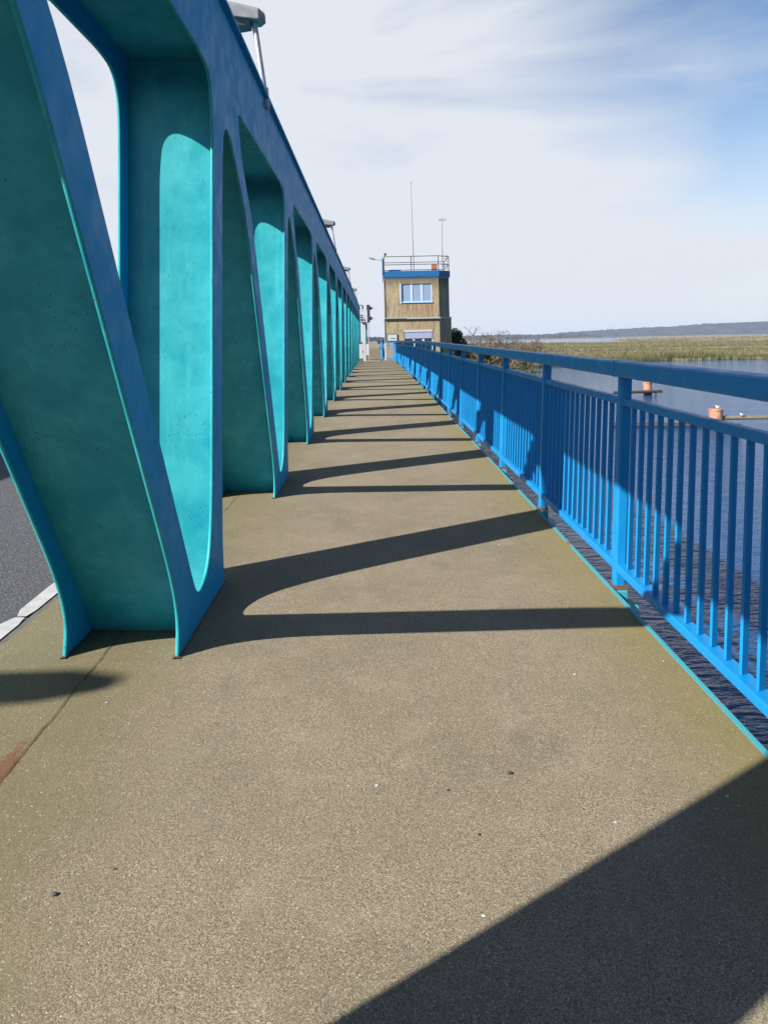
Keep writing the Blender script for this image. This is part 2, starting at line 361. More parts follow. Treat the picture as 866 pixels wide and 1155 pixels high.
M['darkleaf'] = plain('dark_evergreen_leaf', (0.022, 0.035, 0.015), 0.6, var=0.45, sc=1.5)
M['twig'] = plain('dry_twig', (0.20, 0.155, 0.09), 0.9, var=0.3)
M['shrubleaf'] = plain('olive_shrub_leaf', (0.085, 0.085, 0.03), 0.8, var=0.45, sc=1.5)

# ------------------------------------------------------------------ the setting
WZ = -3.0
mb = MB(); mb.add([(-9000, -3000, WZ), (9000, -3000, WZ), (9000, 14000, WZ), (-9000, 14000, WZ)], [(0, 1, 2, 3)])
struct(mb.build('water', M['water']))
mb = MB(); mb.add([(-9000, -3000, WZ-2.5), (9000, -3000, WZ-2.5), (9000, 14000, WZ-2.5), (-9000, 14000, WZ-2.5)], [(0, 1, 2, 3)])
struct(mb.build('lagoon_bed', M['marsh']))
L1 = [(400, 150), (200, 136), (120, 130), (66, 126), (50, 130), (36, 122), (24.5, 110), (19.5, 105), (14, 96), (11, 84), (9.5, 70), (8.5, 61), (-0.5, 60), (-9, 61), (-14, 64), (-60, 75), (-400, 90),
      (-700, 500), (-200, 760), (60, 830), (105, 700), (150, 480), (205, 390), (400, 400)]
L2 = [(190, 520), (280, 540), (600, 600), (620, 1000), (430, 1060), (260, 800), (190, 600)]
L3 = [(-2500, 1000), (-200, 1250), (150, 1500), (520, 1750), (900, 2500), (1500, 2950), (4500, 3300), (4500, 5200), (-2500, 5200)]
def land(name, poly, z):
    # a low island: flat top and a sloped skirt running below the water
    n = len(poly); cx = sum(p[0] for p in poly)/n; cy = sum(p[1] for p in poly)/n
    m = MB()
    top = [(x, y, z) for x, y in poly]; bot = [(cx+(x-cx)*1.006, cy+(y-cy)*1.006-0.4, WZ-2.4) for x, y in poly]
    m.add(top+bot, [tuple(range(n))]+[(i, (i+1) % n, n+(i+1) % n, n+i) for i in range(n)])
    return struct(m.build(name, M['marsh']))
land('marsh_ground', L1, WZ+0.35); land('marsh_island', L2, WZ+0.35); land('far_shore', L3, WZ+0.6)
def inside(x, y, poly):
    r = False; n = len(poly)
    for i in range(n):
        x0, y0 = poly[i]; x1, y1 = poly[(i+1) % n]
        if (y0 > y) != (y1 > y) and x < (x1-x0)*(y-y0)/(y1-y0)+x0: r = not r
    return r
def tufts(spots, seedv):
    rnd = random.Random(seedv); V = []; Fc = []
    for (x, y, z, h, wd, nb) in spots:
        for k in range(nb):
            a = rnd.uniform(0, 6.28); r = rnd.uniform(0, wd); bx = x+r*math.cos(a); by = y+r*math.sin(a)
            hh = h*rnd.uniform(0.65, 1.1); t = rnd.uniform(0, 3.14); w = rnd.uniform(0.4, 1)*max(0.025, wd*0.08)
            lx = rnd.uniform(-.16, .16)*hh; ly = rnd.uniform(-.16, .16)*hh; b = len(V)
            c, s = math.cos(t)*w, math.sin(t)*w
            V += [(bx-c, by-s, z), (bx+c, by+s, z), (bx+lx*.6+c*.8, by+ly*.6+s*.8, z+hh*.6), (bx+lx, by+ly, z+hh), (bx+lx*.6-c*.8, by+ly*.6-s*.8, z+hh*.6)]
            Fc.append((b, b+1, b+2, b+3, b+4))
    return V, Fc
def stuffmesh(name, V, Fc, m, label=None):
    me = bpy.data.meshes.new(name); me.from_pydata(V, [], Fc); me.update(); me.materials.append(m)
    o = bpy.data.objects.new(name, me); COL.objects.link(o); o['kind'] = 'stuff'
    if label: o['label'] = label; o['category'] = 'reeds'
    return o
rnd = random.Random(3); sp = []
edge = L1[2:12]
for i in range(len(edge)-1):
    (xa, ya), (xb, yb) = edge[i], edge[i+1]; Ln = math.hypot(xb-xa, yb-ya)
    for k in range(int(Ln*16)):
        t = rnd.random(); d = rnd.random()**1.3*9
        nx, ny = -(yb-ya)/Ln, (xb-xa)/Ln
        if ny < 0: nx, ny = -nx, -ny
        if xb-xa > -6 and i > 5: nx, ny = abs(nx), abs(ny)
        x = xa+(xb-xa)*t+nx*(d-1.2); y = ya+(yb-ya)*t+ny*(d-1.2)
        hs = 0.75 + 0.35*math.sin(x*0.21)*math.sin(x*0.07+1)
        sp.append((x, y, WZ-0.1, rnd.uniform(1.0, 2.0)*hs*(0.6 if x < 30 else 1), 0.45, 7))
V, Fc = tufts(sp, 1); stuffmesh('shore_reeds', V, Fc, M['greenreed'], 'green and tan reeds fringing the near shore of the marsh')
sp = []
while len(sp) < 14000:
    y = 95+(rnd.random()**1.6)*560; x = rnd.uniform(0.02, 0.60)*y
    if inside(x, y, L1) and not (x < 12 and y < 100):
        if math.sin(x*0.05+y*0.11)+math.sin(y*0.045+1.3)+rnd.uniform(-1, 1) > -0.5:
            sp.append((x, y, WZ+0.3, rnd.uniform(0.4, 0.95), 0.5+y/400, 6))
for k in range(1800):
    x = rnd.uniform(190, 620); y = rnd.uniform(525, 1000)
    if inside(x, y, L2): sp.append((x, y, WZ+0.3, rnd.uniform(1.5, 3.0), 2.0, 5))
V, Fc = tufts(sp, 2); stuffmesh('marsh_reeds', V, Fc, M['reed'], 'tan reeds and grasses scattered over the flat marsh behind the shore')
# wooded hills across the lagoon
def ridge(name, prof, Y0, depth, jag, seedv):
    rnd = random.Random(seedv); m = MB(); n = 420; rows = 7; vs = []; fs = []
    x0, x1 = prof[0][0], prof[-1][0]
    def hz(x):
        for (a, ha), (b, hb) in zip(prof, prof[1:]):
            if a <= x <= b: t = (x-a)/(b-a); t = t*t*(3-2*t); return ha+(hb-ha)*t
        return prof[-1][1]
    for j in range(rows+1):
        t = j/rows
        for i in range(n+1):
            x = x0+(x1-x0)*i/n
            h = hz(x)*math.sin(min(1, t*1.0)*math.pi/2)**0.9
            vs.append((x+rnd.uniform(-4, 4), Y0+depth*t+rnd.uniform(-12, 12), WZ+(h+(rnd.uniform(0, jag) if j else 0)+ (7*0 if j else 0))))
    for j in range(rows):
        for i in range(n):
            a = j*(n+1)+i; fs.append((a, a+1, a+n+2, a+n+1))
    for i in range(n):
        pass
    m.add(vs, fs); return struct(m.build(name, M['hill']))
ridge('hills', [(-400, 6), (300, 10), (750, 12), (950, 24), (1180, 33), (1380, 38), (1560, 48), (1900, 52), (2600, 45), (3400, 20)], 3050, 500, 7, 1)
ridge('distant_woods', [(-2200, 10), (-900, 13), (0, 10), (350, 12), (700, 8)], 2300, 160, 6, 2)
ridge('far_tree_belt', [(-420, 9), (-150, 8), (-20, 8.5), (40, 6)], 1300, 50, 5, 4)

# ------------------------------------------------------------------ bridge deck and road
XL, XR = -1.74, 1.355
mb = MB(B); mb.box(XL, XR, -8, 56, -0.30, 0, ny=64); struct(mb.build('walkway_deck', M['deck']))
mb = MB(B); mb.box(XR+0.001, XR+0.014, -8, 56, -0.32, 0.006, ny=64); mb.box(XR-0.006, XR+0.001, -8, 56, -0.001, 0.005, ny=64)
struct(mb.build('deck_edge', M['edge']))
mb = MB(B); mb.box(-7.86, XL-0.001, -8, 56, -0.36, -0.10, ny=64); struct(mb.build('road', M['asphalt']))
mb = MB(B); mb.box(-1.885, XL-0.002, -8, 56, -0.099, -0.092, ny=64); struct(mb.build('gutter', M['gutter']))
mb = MB(B); y = -7.9; rnd = random.Random(5)
while y < 55:
    l = 1.32; n = 14; vs = []; fs = []
    for i in range(n+1):
        yy = y+l*i/n; e = 0.03 if i in (0, n) else 0
        vs += [(-1.888-e*0.5, yy, -0.086), (-1.985+e+rnd.uniform(-.005, .005), yy, -0.086)]
    for i in range(n): fs.append((2*i, 2*i+2, 2*i+3, 2*i+1))
    mb.add(vs, fs); y += l+0.016
struct(mb.build('road_marking', M['white_line']))
mb = MB(B); mb.box(-10.9, -7.861, -8, 56, -0.30, 0, ny=64); struct(mb.build('far_walkway', M['deck']))
mb = MB(B)
for x in (-0.2, -3, -6, -8.5): mb.box(x-0.2, x+0.2, -8, 56, -1.2, -0.37 if x < -1 else -0.301, ny=64)
struct(mb.build('girders', M['turq']))
# joint running through the walkway surface beneath the truss
mb = MB(B); rnd = random.Random(11); pts = []; y = 1.2
while y < 50:
    pts.append((-1.225+0.012*math.sin(y*0.9)+rnd.uniform(-.004, .004), y)); y += 0.045 if y < 8 else 0.4
vs = []; fs = []
for i, (x, yy) in enumerate(pts):
    w = rnd.uniform(0.0008, 0.0024); vs += [(x-w, yy, 0.004), (x+w, yy, 0.004)]
    if i: fs.append((2*i-2, 2*i-1, 2*i+1, 2*i))
mb.add(vs, fs); struct(mb.build('deck_joint', M['joint']))
# approach beyond the bridge
mb = MB(B); mb.box(-7.5, 0.85, 56.001, 230, -0.5, -0.02, ny=60); struct(mb.build('approach_path', M['deck']))
mb = MB()
mb.add([(-12, 59.5, -2.7), (7.8, 59.5, -2.7), (4.4, 59.5, -0.35), (-9, 59.5, -0.35), (-14, 260, -2.7), (9, 260, -2.7), (3.5, 260, -0.5), (-9, 260, -0.5)],
       [(0, 1, 2, 3), (4, 7, 6, 5), (0, 4, 5, 1), (1, 5, 6, 2), (2, 6, 7, 3), (3, 7, 4, 0)])
struct(mb.build('embankment', M['marsh']))

# ------------------------------------------------------------------ truss
PN = 3.326; HT = 3.358
def chaikin(p, it=2):
    for _ in range(it):
        q = [p[0]]
        for a, b in zip(p, p[1:]):
            q += [(a[0]*.75+b[0]*.25, a[1]*.75+b[1]*.25), (a[0]*.25+b[0]*.75, a[1]*.25+b[1]*.75)]
        q.append(p[-1]); p = q
    return p
NOTCH = [(4.441, -0.03), (4.435, 0.02), (4.395, .13), (4.37, .33), (4.364, .7), (4.364, 1.5), (4.364, 2.25), (4.372, 2.5), (4.40, 2.64), (4.50, 2.70), (4.66, 2.645), (4.80, 2.545), (4.96, 2.43),
         (5.19, 2.275), (5.60, 1.74), (6.0, 1.215), (6.454, .62), (6.60, .42), (6.69, .27), (6.735, .14), (6.725, .04), (6.706, -.03)]
HOLE = [(3.503, .47), (3.0, 1.123), (2.55, 1.709), (2.095, 2.30), (1.86, 2.47), (1.68, 2.63), (1.565, 2.80), (1.535, 2.895), (1.75, 2.898), (2.6, 2.898), (3.6, 2.898), (3.83, 2.898), (4.02, 2.87), (4.11, 2.74), (4.124, 2.52), (4.124, 2.3),
        (4.124, 1.5), (4.124, .70), (4.10, .42), (4.03, .23), (3.88, .155), (3.74, .165), (3.62, .31)]
def closed_chaikin(p, it=2):
    for _ in range(it):
        q = []
        for a, b in zip(p, p[1:]+p[:1]):
            q += [(a[0]*.75+b[0]*.25, a[1]*.75+b[1]*.25), (a[0]*.25+b[0]*.75, a[1]*.25+b[1]*.75)]
        p = q
    return p
def side_plate(xa, xb, n0, n1, root, mapf):
    y0 = 3.38+n0*PN-1.4; y1 = 4.364+n1*PN+0.05
    out = [(y0, HT-0.002)]
    out.append((y0, 2.898)); o = n0*PN
    out += [(1.30+o+0.9, 2.6)] if False else []
    # first diagonal is cut off: begin directly with the foot of the first node
    first = [(yy-PN+o, zz) for yy, zz in NOTCH[13:]]
    first = chaikin(first, 1)
    out = [(first[0][0]-0.4, HT-0.002), (first[0][0]-0.4, 2.7)]+first
    for n in range(n0, n1):
        out += [(yy+n*PN, zz) for yy, zz in chaikin(NOTCH, 2)]
    o = n1*PN
    out += [(4.441+o, -0.03), (4.395+o, .13), (4.364+o, .4), (4.364+o, HT-0.002)]
    # extra points along the top so that the plate follows the long profile
    ntop = int((out[-1][0]-out[0][0])/1.66)
    a, b = out[-1][0], out[0][0]
    out += [(a+(b-a)*i/ntop, HT-0.002) for i in range(1, ntop)]
    cu = bpy.data.curves.new('tmp', 'CURVE'); cu.dimensions = '2D'; cu.fill_mode = 'BOTH'; cu.extrude = (xb-xa)/2
    loops = [out]+[[(yy+n*PN, zz) for yy, zz in closed_chaikin(HOLE, 2)] for n in range(n0+1 if n0 < 0 else n0, n1+1)]
    for lp in loops:
        s = cu.splines.new('POLY'); s.points.add(len(lp)-1); s.use_cyclic_u = True
        for i, (a, b) in enumerate(lp): s.points[i].co = (a, b, 0, 1)
    co = bpy.data.objects.new('tmp', cu); COL.objects.link(co)
    dg = bpy.context.evaluated_depsgraph_get(); me = bpy.data.meshes.new_from_object(co.evaluated_get(dg))
    bpy.data.objects.remove(co); bpy.data.curves.remove(cu)
    off = rootpos(root)
    for v in me.vertices:
        v.co = mapf((xa+xb)/2+v.co.z, v.co.x, v.co.y)-off
    bm = bmesh.new(); bm.from_mesh(me); bmesh.ops.remove_doubles(bm, verts=bm.verts, dist=1e-5)
    bmesh.ops.recalc_face_normals(bm, faces=bm.faces); bm.to_mesh(me); bm.free()
    me.name = 'side_plate'; me.materials.clear(); me.materials.append(M['plate']); me.materials.append(M['turq'])
    for p in me.polygons: p.material_index = 0 if abs(p.normal.x) > 0.9 else 1   # edge faces take the turquoise material, broad faces the bluer one
    o = bpy.data.objects.new('side_plate', me); COL.objects.link(o); o.parent = root
    return o
def TB(x, y, z):
    # the panel behind the viewer is longer than the others
    if y < 1.35: y -= 0.36*min(1, (1.35-y)/0.3)
    return B(x, y, z)
TX0, TX1 = -1.400, -0.876; TH = 0.018
def make_truss(label, n0, n1, group):
    root = thing('bridge_truss', label, 'bridge truss', B(-1.13, 3.9+n0*PN, 0), group)
    side_plate(TX1-TH, TX1, n0, n1, root, TB); side_plate(TX0, TX0+TH, n0, n1, root, TB)
    xa, xb = TX0+TH+0.001, TX1-TH-0.001
    for n in range(n0, n1+1):
        o = n*PN
        m = MB(TB); m.box(xa, xb, 4.247+o, 4.259+o, -0.02, 3.015); m.build('upright_web', M['turq'], root)
        m = MB(TB); vs = []; fs = []; K = 12
        prof = []
        for i in range(K+1):
            z = -0.03+(2.93)*i/K
            if z < 0.5: yy = 3.725-0.765*z-0.02*(0.5-z)
            else: yy = 3.725-0.765*z
            if z > 2.3: yy -= (z-2.3)*0.25
            prof.append((yy+o, z))
        for (yy, z) in prof: vs += [(xa, yy-0.006, z), (xb, yy-0.006, z), (xb, yy+0.007, z), (xa, yy+0.007, z)]
        for i in range(K):
            a = 4*i
            for k in range(4): fs.append((a+k, a+(k+1) % 4, a+4+(k+1) % 4, a+4+k))
        fs += [(0, 3, 2, 1), (4*K, 4*K+1, 4*K+2, 4*K+3)]
        m.add(vs, fs); m.build('diagonal_web', M['turq'], root)
    for n in range(n0, n1+1):
        m = MB(TB); o = n*PN; rnd = random.Random(n+50); K = 22; vs = []; fs = []
        for (pa, pb) in ((TX0, TX0+TH), (TX1-TH, TX1)):
            b0 = len(vs)
            for i in range(K+1):
                yy = 3.372+o+(1.078)*i/K; w = rnd.uniform(.003, .014); w2 = rnd.uniform(.003, .014)
                vs += [(pa-w, yy, 0.002), (pa, yy, .008), (pb, yy, .008), (pb+w2, yy, 0.002)]
            for i in range(K):
                a = b0+4*i
                for k in range(3): fs.append((a+k, a+k+1, a+k+5, a+k+4))
        m.add(vs, fs); m.build('foot_sealant', M['dirt'], root)
    y0 = 1.4+(n0-0)*PN+0.1; y1 = 4.41+n1*PN
    m = MB(TB); m.box(xa, xb, y0+0.1, y1-0.05, 3.020, 3.032, ny=(n1-n0+1)*2); m.build('chord_bottom_plate', M['turq'], root)
    m = MB(TB); m.box(TX0-0.035, TX1+0.035, y0-0.35, y1+0.02, HT, HT+0.018, ny=(n1-n0+1)*2); m.build('top_flange', M['plate'], root)
    return root
G = 'steel bridge trusses'
truss = make_truss('long turquoise steel truss of uprights and diagonals standing between walkway and road', -2, 13, None)
far = make_truss('distant short turquoise truss of the next span, beyond the white signal pillar', 17, 30, None)
opp = copy_tree(truss); opp.location = opp.location+Vector((-8.2-TX1, 0, 0.13))
opp['label'] = 'matching turquoise truss on the far side of the single lane road'

# ------------------------------------------------------------------ railing
LEAN = 0.032
def R_(x, y, z): return B(x+LEAN*z, y, z)
Sx = 1.977; R0 = 4.364
rail = thing('railing', 'blue steel railing of flat bars along the water side of the walkway', 'railing', B(1.43, 4.4, 0))
YA = R0-3*Sx-0.1; YB = R0+25*Sx+0.15
def railbar(name, x0, x1, z0, z1, fn=B, bev=0.006):
    m = MB(fn); m.box(x0, x1, YA, YB, z0, z1, ny=44)
    # short cross piece closing the gap towards the tower corner
    m.box(0.80, x0-0.001, YB-(x1-x0), YB, z0, z1)
    return m.build(name, M['rail'], rail, bevel=bev)
railbar('handrail', 1.390, 1.498, 1.214, 1.306, B, 0.012)
railbar('middle_rail', 1.407, 1.457, 1.046, 1.090, R_)
railbar('bottom_rail', 1.400, 1.474, 0.083, 0.126, R_)
nb = 0; rest = MB(R_)
for yy in (R0+0.01, R0+3*Sx+.01, R0+6*Sx+.01):
    m = MB(B); m.box(1.3885, 1.4995, yy, yy+.004, 1.2125, 1.3075); m.build('weld_seam', M['plate'], rail)
for k in range(-3, 26):
    y = R0+k*Sx
    m = MB(R_); m.box(1.395, 1.462, y, y+0.068, -0.02, 1.216)
    p = m.build('post', M['rail'], rail, bevel=0.012)
    m = MB(B); m.box(XR+0.016, 1.462, y-0.03, y+0.095, -0.11, -0.022)
    m.prism([(XR+0.016, y-0.15), (1.45, y-0.14), (1.505, y-0.09), (1.53, y-0.02), (1.53, y+0.07), (1.505, y+0.14), (1.45, y+0.19), (XR+0.016, y+0.20)], -0.128, -0.112)
    m.build('bracket', M['edge'], p, bevel=0.004)
    m = MB(R_); m.box(1.391, 1.466, y-0.004, y+0.072, -0.018, 0.004); m.build('collar', M['rust'], p)
    m = MB(B); m.tube((1.452, y+0.034, -0.055), (1.468, y+0.034, -0.055), 0.014, n=8); m.build('bolt', M['edge'], p)
    if k == 25: break
    for j in range(1, 15):
        yb = y+0.034+j*Sx/15
        if 0 <= k and nb < 100 or (k == -1 and j > 4 and nb < 100):
            m = MB(R_); flat(m, 1.425, 1.459, yb, 0.1265, 1.0455); m.build('baluster', M['rail'], rail, bevel=0.002, seg=1); nb += 1
        else: flat(rest, 1.425, 1.459, yb, 0.1265, 1.0455)
for i in range(5):
    xq = 0.84+i*0.115; yq = YB-0.03; rest.box(xq, xq+.015, yq-.018, yq+.018, 0.1265, 1.0455)
r = rest.build('baluster', M['rail'], rail); r['kind'] = 'stuff'; r['label'] = 'remaining flat balusters of the railing towards the tower'

# ------------------------------------------------------------------ lamps on the truss
def make_lamp():
    # local frame: base on the top flange, arm to -X over the road
    root = thing('street_lamp', '', 'street lamp', (0, 0, 0), 'lamps mounted on the trusses')
    m = MB(); m.tube((0, 0, 0), (-0.072, 0, 0.60), 0.026, 0.022, 12); m.build('pole', M['galv'], root, smooth=False)
    m = MB(); m.tube((0.004, 0, -0.08), (-0.008, 0, 0.07), 0.036, n=12); m.box(-0.03, 0.03, -0.05, 0.05, -0.09, -0.07); m.build('pole_socket', M['galv'], root)
    m = MB(); vs = []; fs = []
    secs = [(0.015, .590, .665, .045), (-0.03, .575, .695, .085), (-0.35, .60, .765, .13), (-1.0, .71, .875, .15), (-1.75, .84, .96, .125), (-1.93, .885, .955, .06)]
    for x, z0, z1, w in secs: vs += [(x, -w, z0+.02), (x, w, z0+.02), (x, w*.98, z1-.03), (x, w*.7, z1), (x, -w*.7, z1), (x, -w*.98, z1-.03)]
    for i in range(len(secs)-1):
        for k in range(6): fs.append((6*i+k, 6*i+(k+1) % 6, 6*i+6+(k+1) % 6, 6*i+6+k))
    fs += [tuple(range(5, -1, -1)), tuple(range(6*(len(secs)-1), 6*len(secs)))]
    m.add(vs, fs); m.build('housing', M['lampwhite'], root, bevel=0.006)
    m = MB(); vs = []; fs = []
    secs = [(-0.10, .555, .605, .07), (-0.28, .545, .63, .115), (-1.0, .67, .735, .135), (-1.65, .80, .86, .11)]
    for x, z0, z1, w in secs: vs += [(x, -w*.8, z0), (x, w*.8, z0), (x, w, z1), (x, -w, z1)]
    for i in range(len(secs)-1):
        for k in range(4): fs.append((4*i+k, 4*i+(k+1) % 4, 4*i+4+(k+1) % 4, 4*i+4+k))
    fs += [(3, 2, 1, 0), (12, 13, 14, 15)]
    m.add(vs, fs); m.build('lens', M['lampdark'], root, bevel=0.004)
    return root
lamp0 = make_lamp()
lab = ['weathered white street lamp on the truss top, nearest to the viewer', 'second street lamp along the top of the near truss', 'third and smaller looking street lamp along the top of the near truss', 'fourth, farthest street lamp at the end of the near truss']
for i, yy in enumerate((6.07, 17.2, 28.5, 39.8)):
    o = lamp0 if i == 0 else copy_tree(lamp0)
    o.location = B(TX1+0.0, yy, HT+0.018); o['label'] = lab[i]
for i, yy in enumerate((-0.52, 33.2)):
    o = copy_tree(lamp0); o.location = B(-8.27, yy, HT+0.02)+Vector((0, 0, 0.0)); o.rotation_euler = (0, 0, math.pi)
    o['label'] = ['street lamp on the far truss, casting a soft shadow beside the near truss foot', 'street lamp on the far truss near the white pillar'][i]

# ------------------------------------------------------------------ control tower
YT = 57.0
a = P(433.5, 312, YT); x0 = a.x; x1 = P(495, 340, YT).x
z_top = P(465, 312.3, YT).z; z_led = P(465, 359, YT).z; z_band = P(465, 305.3, YT).z
wu0 = P(452.4, 330, YT).x; wu1 = P(487.2, 330, YT).x; wz1 = P(470, 319.6, YT).z; wz0 = P(470, 340.6, YT).z
lu0 = P(455.6, 375, YT).x; lu1 = P(488, 375, YT).x; lz1 = P(470, 371.6, YT).z; lz0 = lz1-1.75
tow = thing('control_tower', 'two storey rust streaked concrete bridge control tower with blue roof edge', 'building', (x0+2, YT+2, -3))
ch = 0.85; D = 4.4
def footprint(e, ex=0): return [(x0-e, YT-e), (x1+e*.4, YT-e), (x1+ch+e+ex, YT+ch*0.9-e*.4), (x1+ch+e+ex, YT+D+e), (x0-e, YT+D+e)]
TM = tower_mat(wu0, wu1, wz0)
def wall_with_window(fp, z0, z1, wx0, wx1, wz0_, wz1_, name):
    m = MB(); n = len(fp); yf = fp[0][1]; xa, xb = fp[0][0], fp[1][0]
    # front face in strips round the opening, with a reveal
    rv = 0.16
    q = lambda a, b, c, d: m.add([(a, yf, c), (b, yf, c), (b, yf, d), (a, yf, d)], [(0, 1, 2, 3)])
    q(xa, wx0, z0, z1); q(wx1, xb, z0, z1); q(wx0, wx1, z0, wz0_); q(wx0, wx1, wz1_, z1)
    m.add([(wx0, yf, wz0_), (wx1, yf, wz0_), (wx1, yf, wz1_), (wx0, yf, wz1_), (wx0, yf+rv, wz0_), (wx1, yf+rv, wz0_), (wx1, yf+rv, wz1_), (wx0, yf+rv, wz1_)],
          [(0, 1, 5, 4), (1, 2, 6, 5), (2, 3, 7, 6), (3, 0, 4, 7), (4, 5, 6, 7)])
    for i in range(1, n):
        (a, b), (c, d) = fp[i], fp[(i+1) % n]
        m.add([(a, b, z0), (c, d, z0), (c, d, z1), (a, b, z1)], [(0, 1, 2, 3)])
    m.add([(x, y, z1) for x, y in fp], [tuple(range(n))])
    o = m.build(name, TM, tow)
    return o
wall_with_window(footprint(0), z_led+0.08, z_top, wu0, wu1, wz0, wz1, 'wall')
wall_with_window(footprint(0.03, 0.10), -1.1, z_led-0.10, lu0, lu1, lz0, lz1, 'wall')
m = MB(); m.prism(footprint(0.09, 0.05), z_led-0.10, z_led+0.08); m.build('ledge', M['ledge'], tow, bevel=0.01)
m = MB(); m.tube((x0-0.05, YT-0.16, z_led-0.03), (x0+1.6, YT-0.16, z_led-0.03), 0.04); m.build('awning_roll', M['black'], tow)
m = MB(); m.tube((x0+1.62, YT-0.16, z_led-0.02), (x1+.1, YT-0.16, z_led-0.02), 0.045); m.build('light_tube', M['ledge'], tow)
m = MB(); m.prism(footprint(0.10), z_top, z_band); m.build('roof_fascia', M['bluepaint'], tow, bevel=0.015)
m = MB(); m.prism(footprint(0.03), z_top-0.09, z_top-0.001); m.build('cornice', M['ledge'], tow)
m = MB(); m.prism(footprint(0.4, 0.2), -3.6, -1.1); m.build('foundation', M['pier'], tow)
def window(wx0, wx1, z0, z1, yf, n, gm, shutter=0):
    f = MB(); t = 0.075; y0, y1 = yf+0.07, yf+0.13
    f.box(wx0+.004, wx0+t, y0, y1, z0+.004, z1-.004); f.box(wx1-t, wx1-.004, y0, y1, z0+.004, z1-.004)
    f.box(wx0+t, wx1-t, y0, y1, z0+.004, z0+t); f.box(wx0+t, wx1-t, y0, y1, z1-t, z1-.004)
    for k in range(1, n):
        xx = wx0+(wx1-wx0)*k/n; f.box(xx-0.085, xx+0.085, y0-.01, y1, z0+t, z1-t)
    fo = f.build('window', M['frame'], tow)
    for k in range(n):
        a = wx0+(wx1-wx0)*k/n+(0.085 if k else t); b = wx0+(wx1-wx0)*(k+1)/n-(0.085 if k < n-1 else t)
        g = MB(); g.box(a, b, y0+.025, y0+.04, z0+t, z1-t); g.build('pane', gm, fo)
    s = MB(); s.box(wx0-0.06, wx1+0.06, yf-0.07, yf+0.069, z0-0.05, z0+0.003); s.build('sill', M['sillblue'], fo)
    if shutter:
        s = MB(); s.box(wx0+.01, wx1-.01, yf-0.03, yf+0.06, z1-0.17, z1-.005); s.build('shutter_box', M['white'], fo)
        s = MB(); k = 0
        while k*0.055 < shutter: s.box(wx0+.06, wx1-.06, yf+0.01, yf+0.05, z1-0.172-(k+1)*0.055+0.006, z1-0.172-k*0.055); k += 1
        s.build('roller_shutter', M['shutter'], fo)
window(wu0, wu1, wz0, wz1, YT, 3, M['blind'])
window(lu0, lu1, lz0, lz1, YT-0.03, 3, M['glass'], 0.48)
c = MB(); c.box(wu0-0.1, wu0-0.005, YT-0.03, YT+0.0, wz0-0.1, wz1+0.03); c.build('window_trim', M['frame'], tow)
c = MB(); c.tube((x0-0.06, YT-0.06, -1.0), (x0-0.06, YT-0.06, z_top-0.1), 0.035); c.build('downpipe', M['ledge'], tow)
s0 = P(437.2, 378, YT).x; s1 = P(447.6, 378, YT).x; sz1 = P(442, 377.2, YT).z; sz0 = P(442, 384.3, YT).z
m = MB(); m.box(s0, s1, YT-0.10, YT-0.031, sz0, sz1); sg = tag(m.build('sign_board', M['white'], tow, bevel=0.01), 'small white notice board with one blue line', None)
m = MB(); m.box(s0-0.03, s0-.001, YT-0.105, YT-0.035, sz0-.03, sz1+.03); m.box(s1+.001, s1+0.03, YT-0.105, YT-0.035, sz0-.03, sz1+.03); m.box(s0-.001, s1+.001, YT-.105, YT-.035, sz1+.001, sz1+.03); m.box(s0-.001, s1+.001, YT-.105, YT-.035, sz0-.03, sz0-.001); m.build('sign_frame', M['black'], sg)
m = MB(); m.box(s0+0.2, s1-0.08, YT-0.104, YT-0.1005, sz0+0.15, sz0+0.2); m.build('sign_line', M['bluepaint'], sg)
# roof rail
zr0 = z_band; zr1 = P(465, 288.8, YT).z; zrm = P(465, 298, YT).z
fpr = footprint(0.02)
m = MB()
for zz in (zr1, zrm):
    for (a, b) in zip(fpr, fpr[1:]+fpr[:1]): m.tube((*a, zz), (*b, zz), 0.028, n=6)
ps = [fpr[0], ((fpr[0][0]+fpr[1][0])/2, fpr[0][1]), fpr[1], fpr[2], fpr[3], ((fpr[3][0]+fpr[4][0])*.5, fpr[3][1]), fpr[4]]
rr = m.build('roof_railing', M['black'], tow)
for a in ps:
    m = MB(); m.tube((*a, zr0-.02), (*a, zr1), 0.028, n=6); m.build('rail_post', M['black'], rr)
m = MB(); m.tube((x0-0.13, YT-0.13, zr0-0.3), (x0-0.13, YT-0.13, zr1-0.1), 0.04); m.build('lamp_post', M['bluepaint'], tow)
fl = thing('floodlight', 'grey street light on a thin arm reaching left from the tower roof corner', 'street lamp', (x0-0.13, YT-0.13, zr1-0.15))
e = P(432, 293.6, YT); f_ = P(423, 292.6, YT); g_ = P(414.8, 290, YT)
m = MB(); m.tube((x0-0.13, YT-0.131, e.z), (f_.x, YT-0.131, f_.z), 0.022); m.build('arm', M['mast'], fl)
m = MB(); vs = []; fs = []
for t, w, h0, h1 in ((0, .05, .04, .04), (.3, .11, .09, .06), (.75, .12, .07, .05), (1, .04, .03, .02)):
    xx = f_.x+(g_.x-f_.x)*t; zz = f_.z+(g_.z-f_.z)*t; vs += [(xx, YT-.131-w, zz-h0), (xx, YT-.131+w, zz-h0), (xx, YT-.131+w*.7, zz+h1), (xx, YT-.131-w*.7, zz+h1)]
for i in range(3):
    for k in range(4): fs.append((4*i+k, 4*i+(k+1) % 4, 4*i+4+(k+1) % 4, 4*i+4+k))
fs += [(3, 2, 1, 0), (12, 13, 14, 15)]; m.add(vs, fs); m.build('lamp_head', M['mast'], fl)
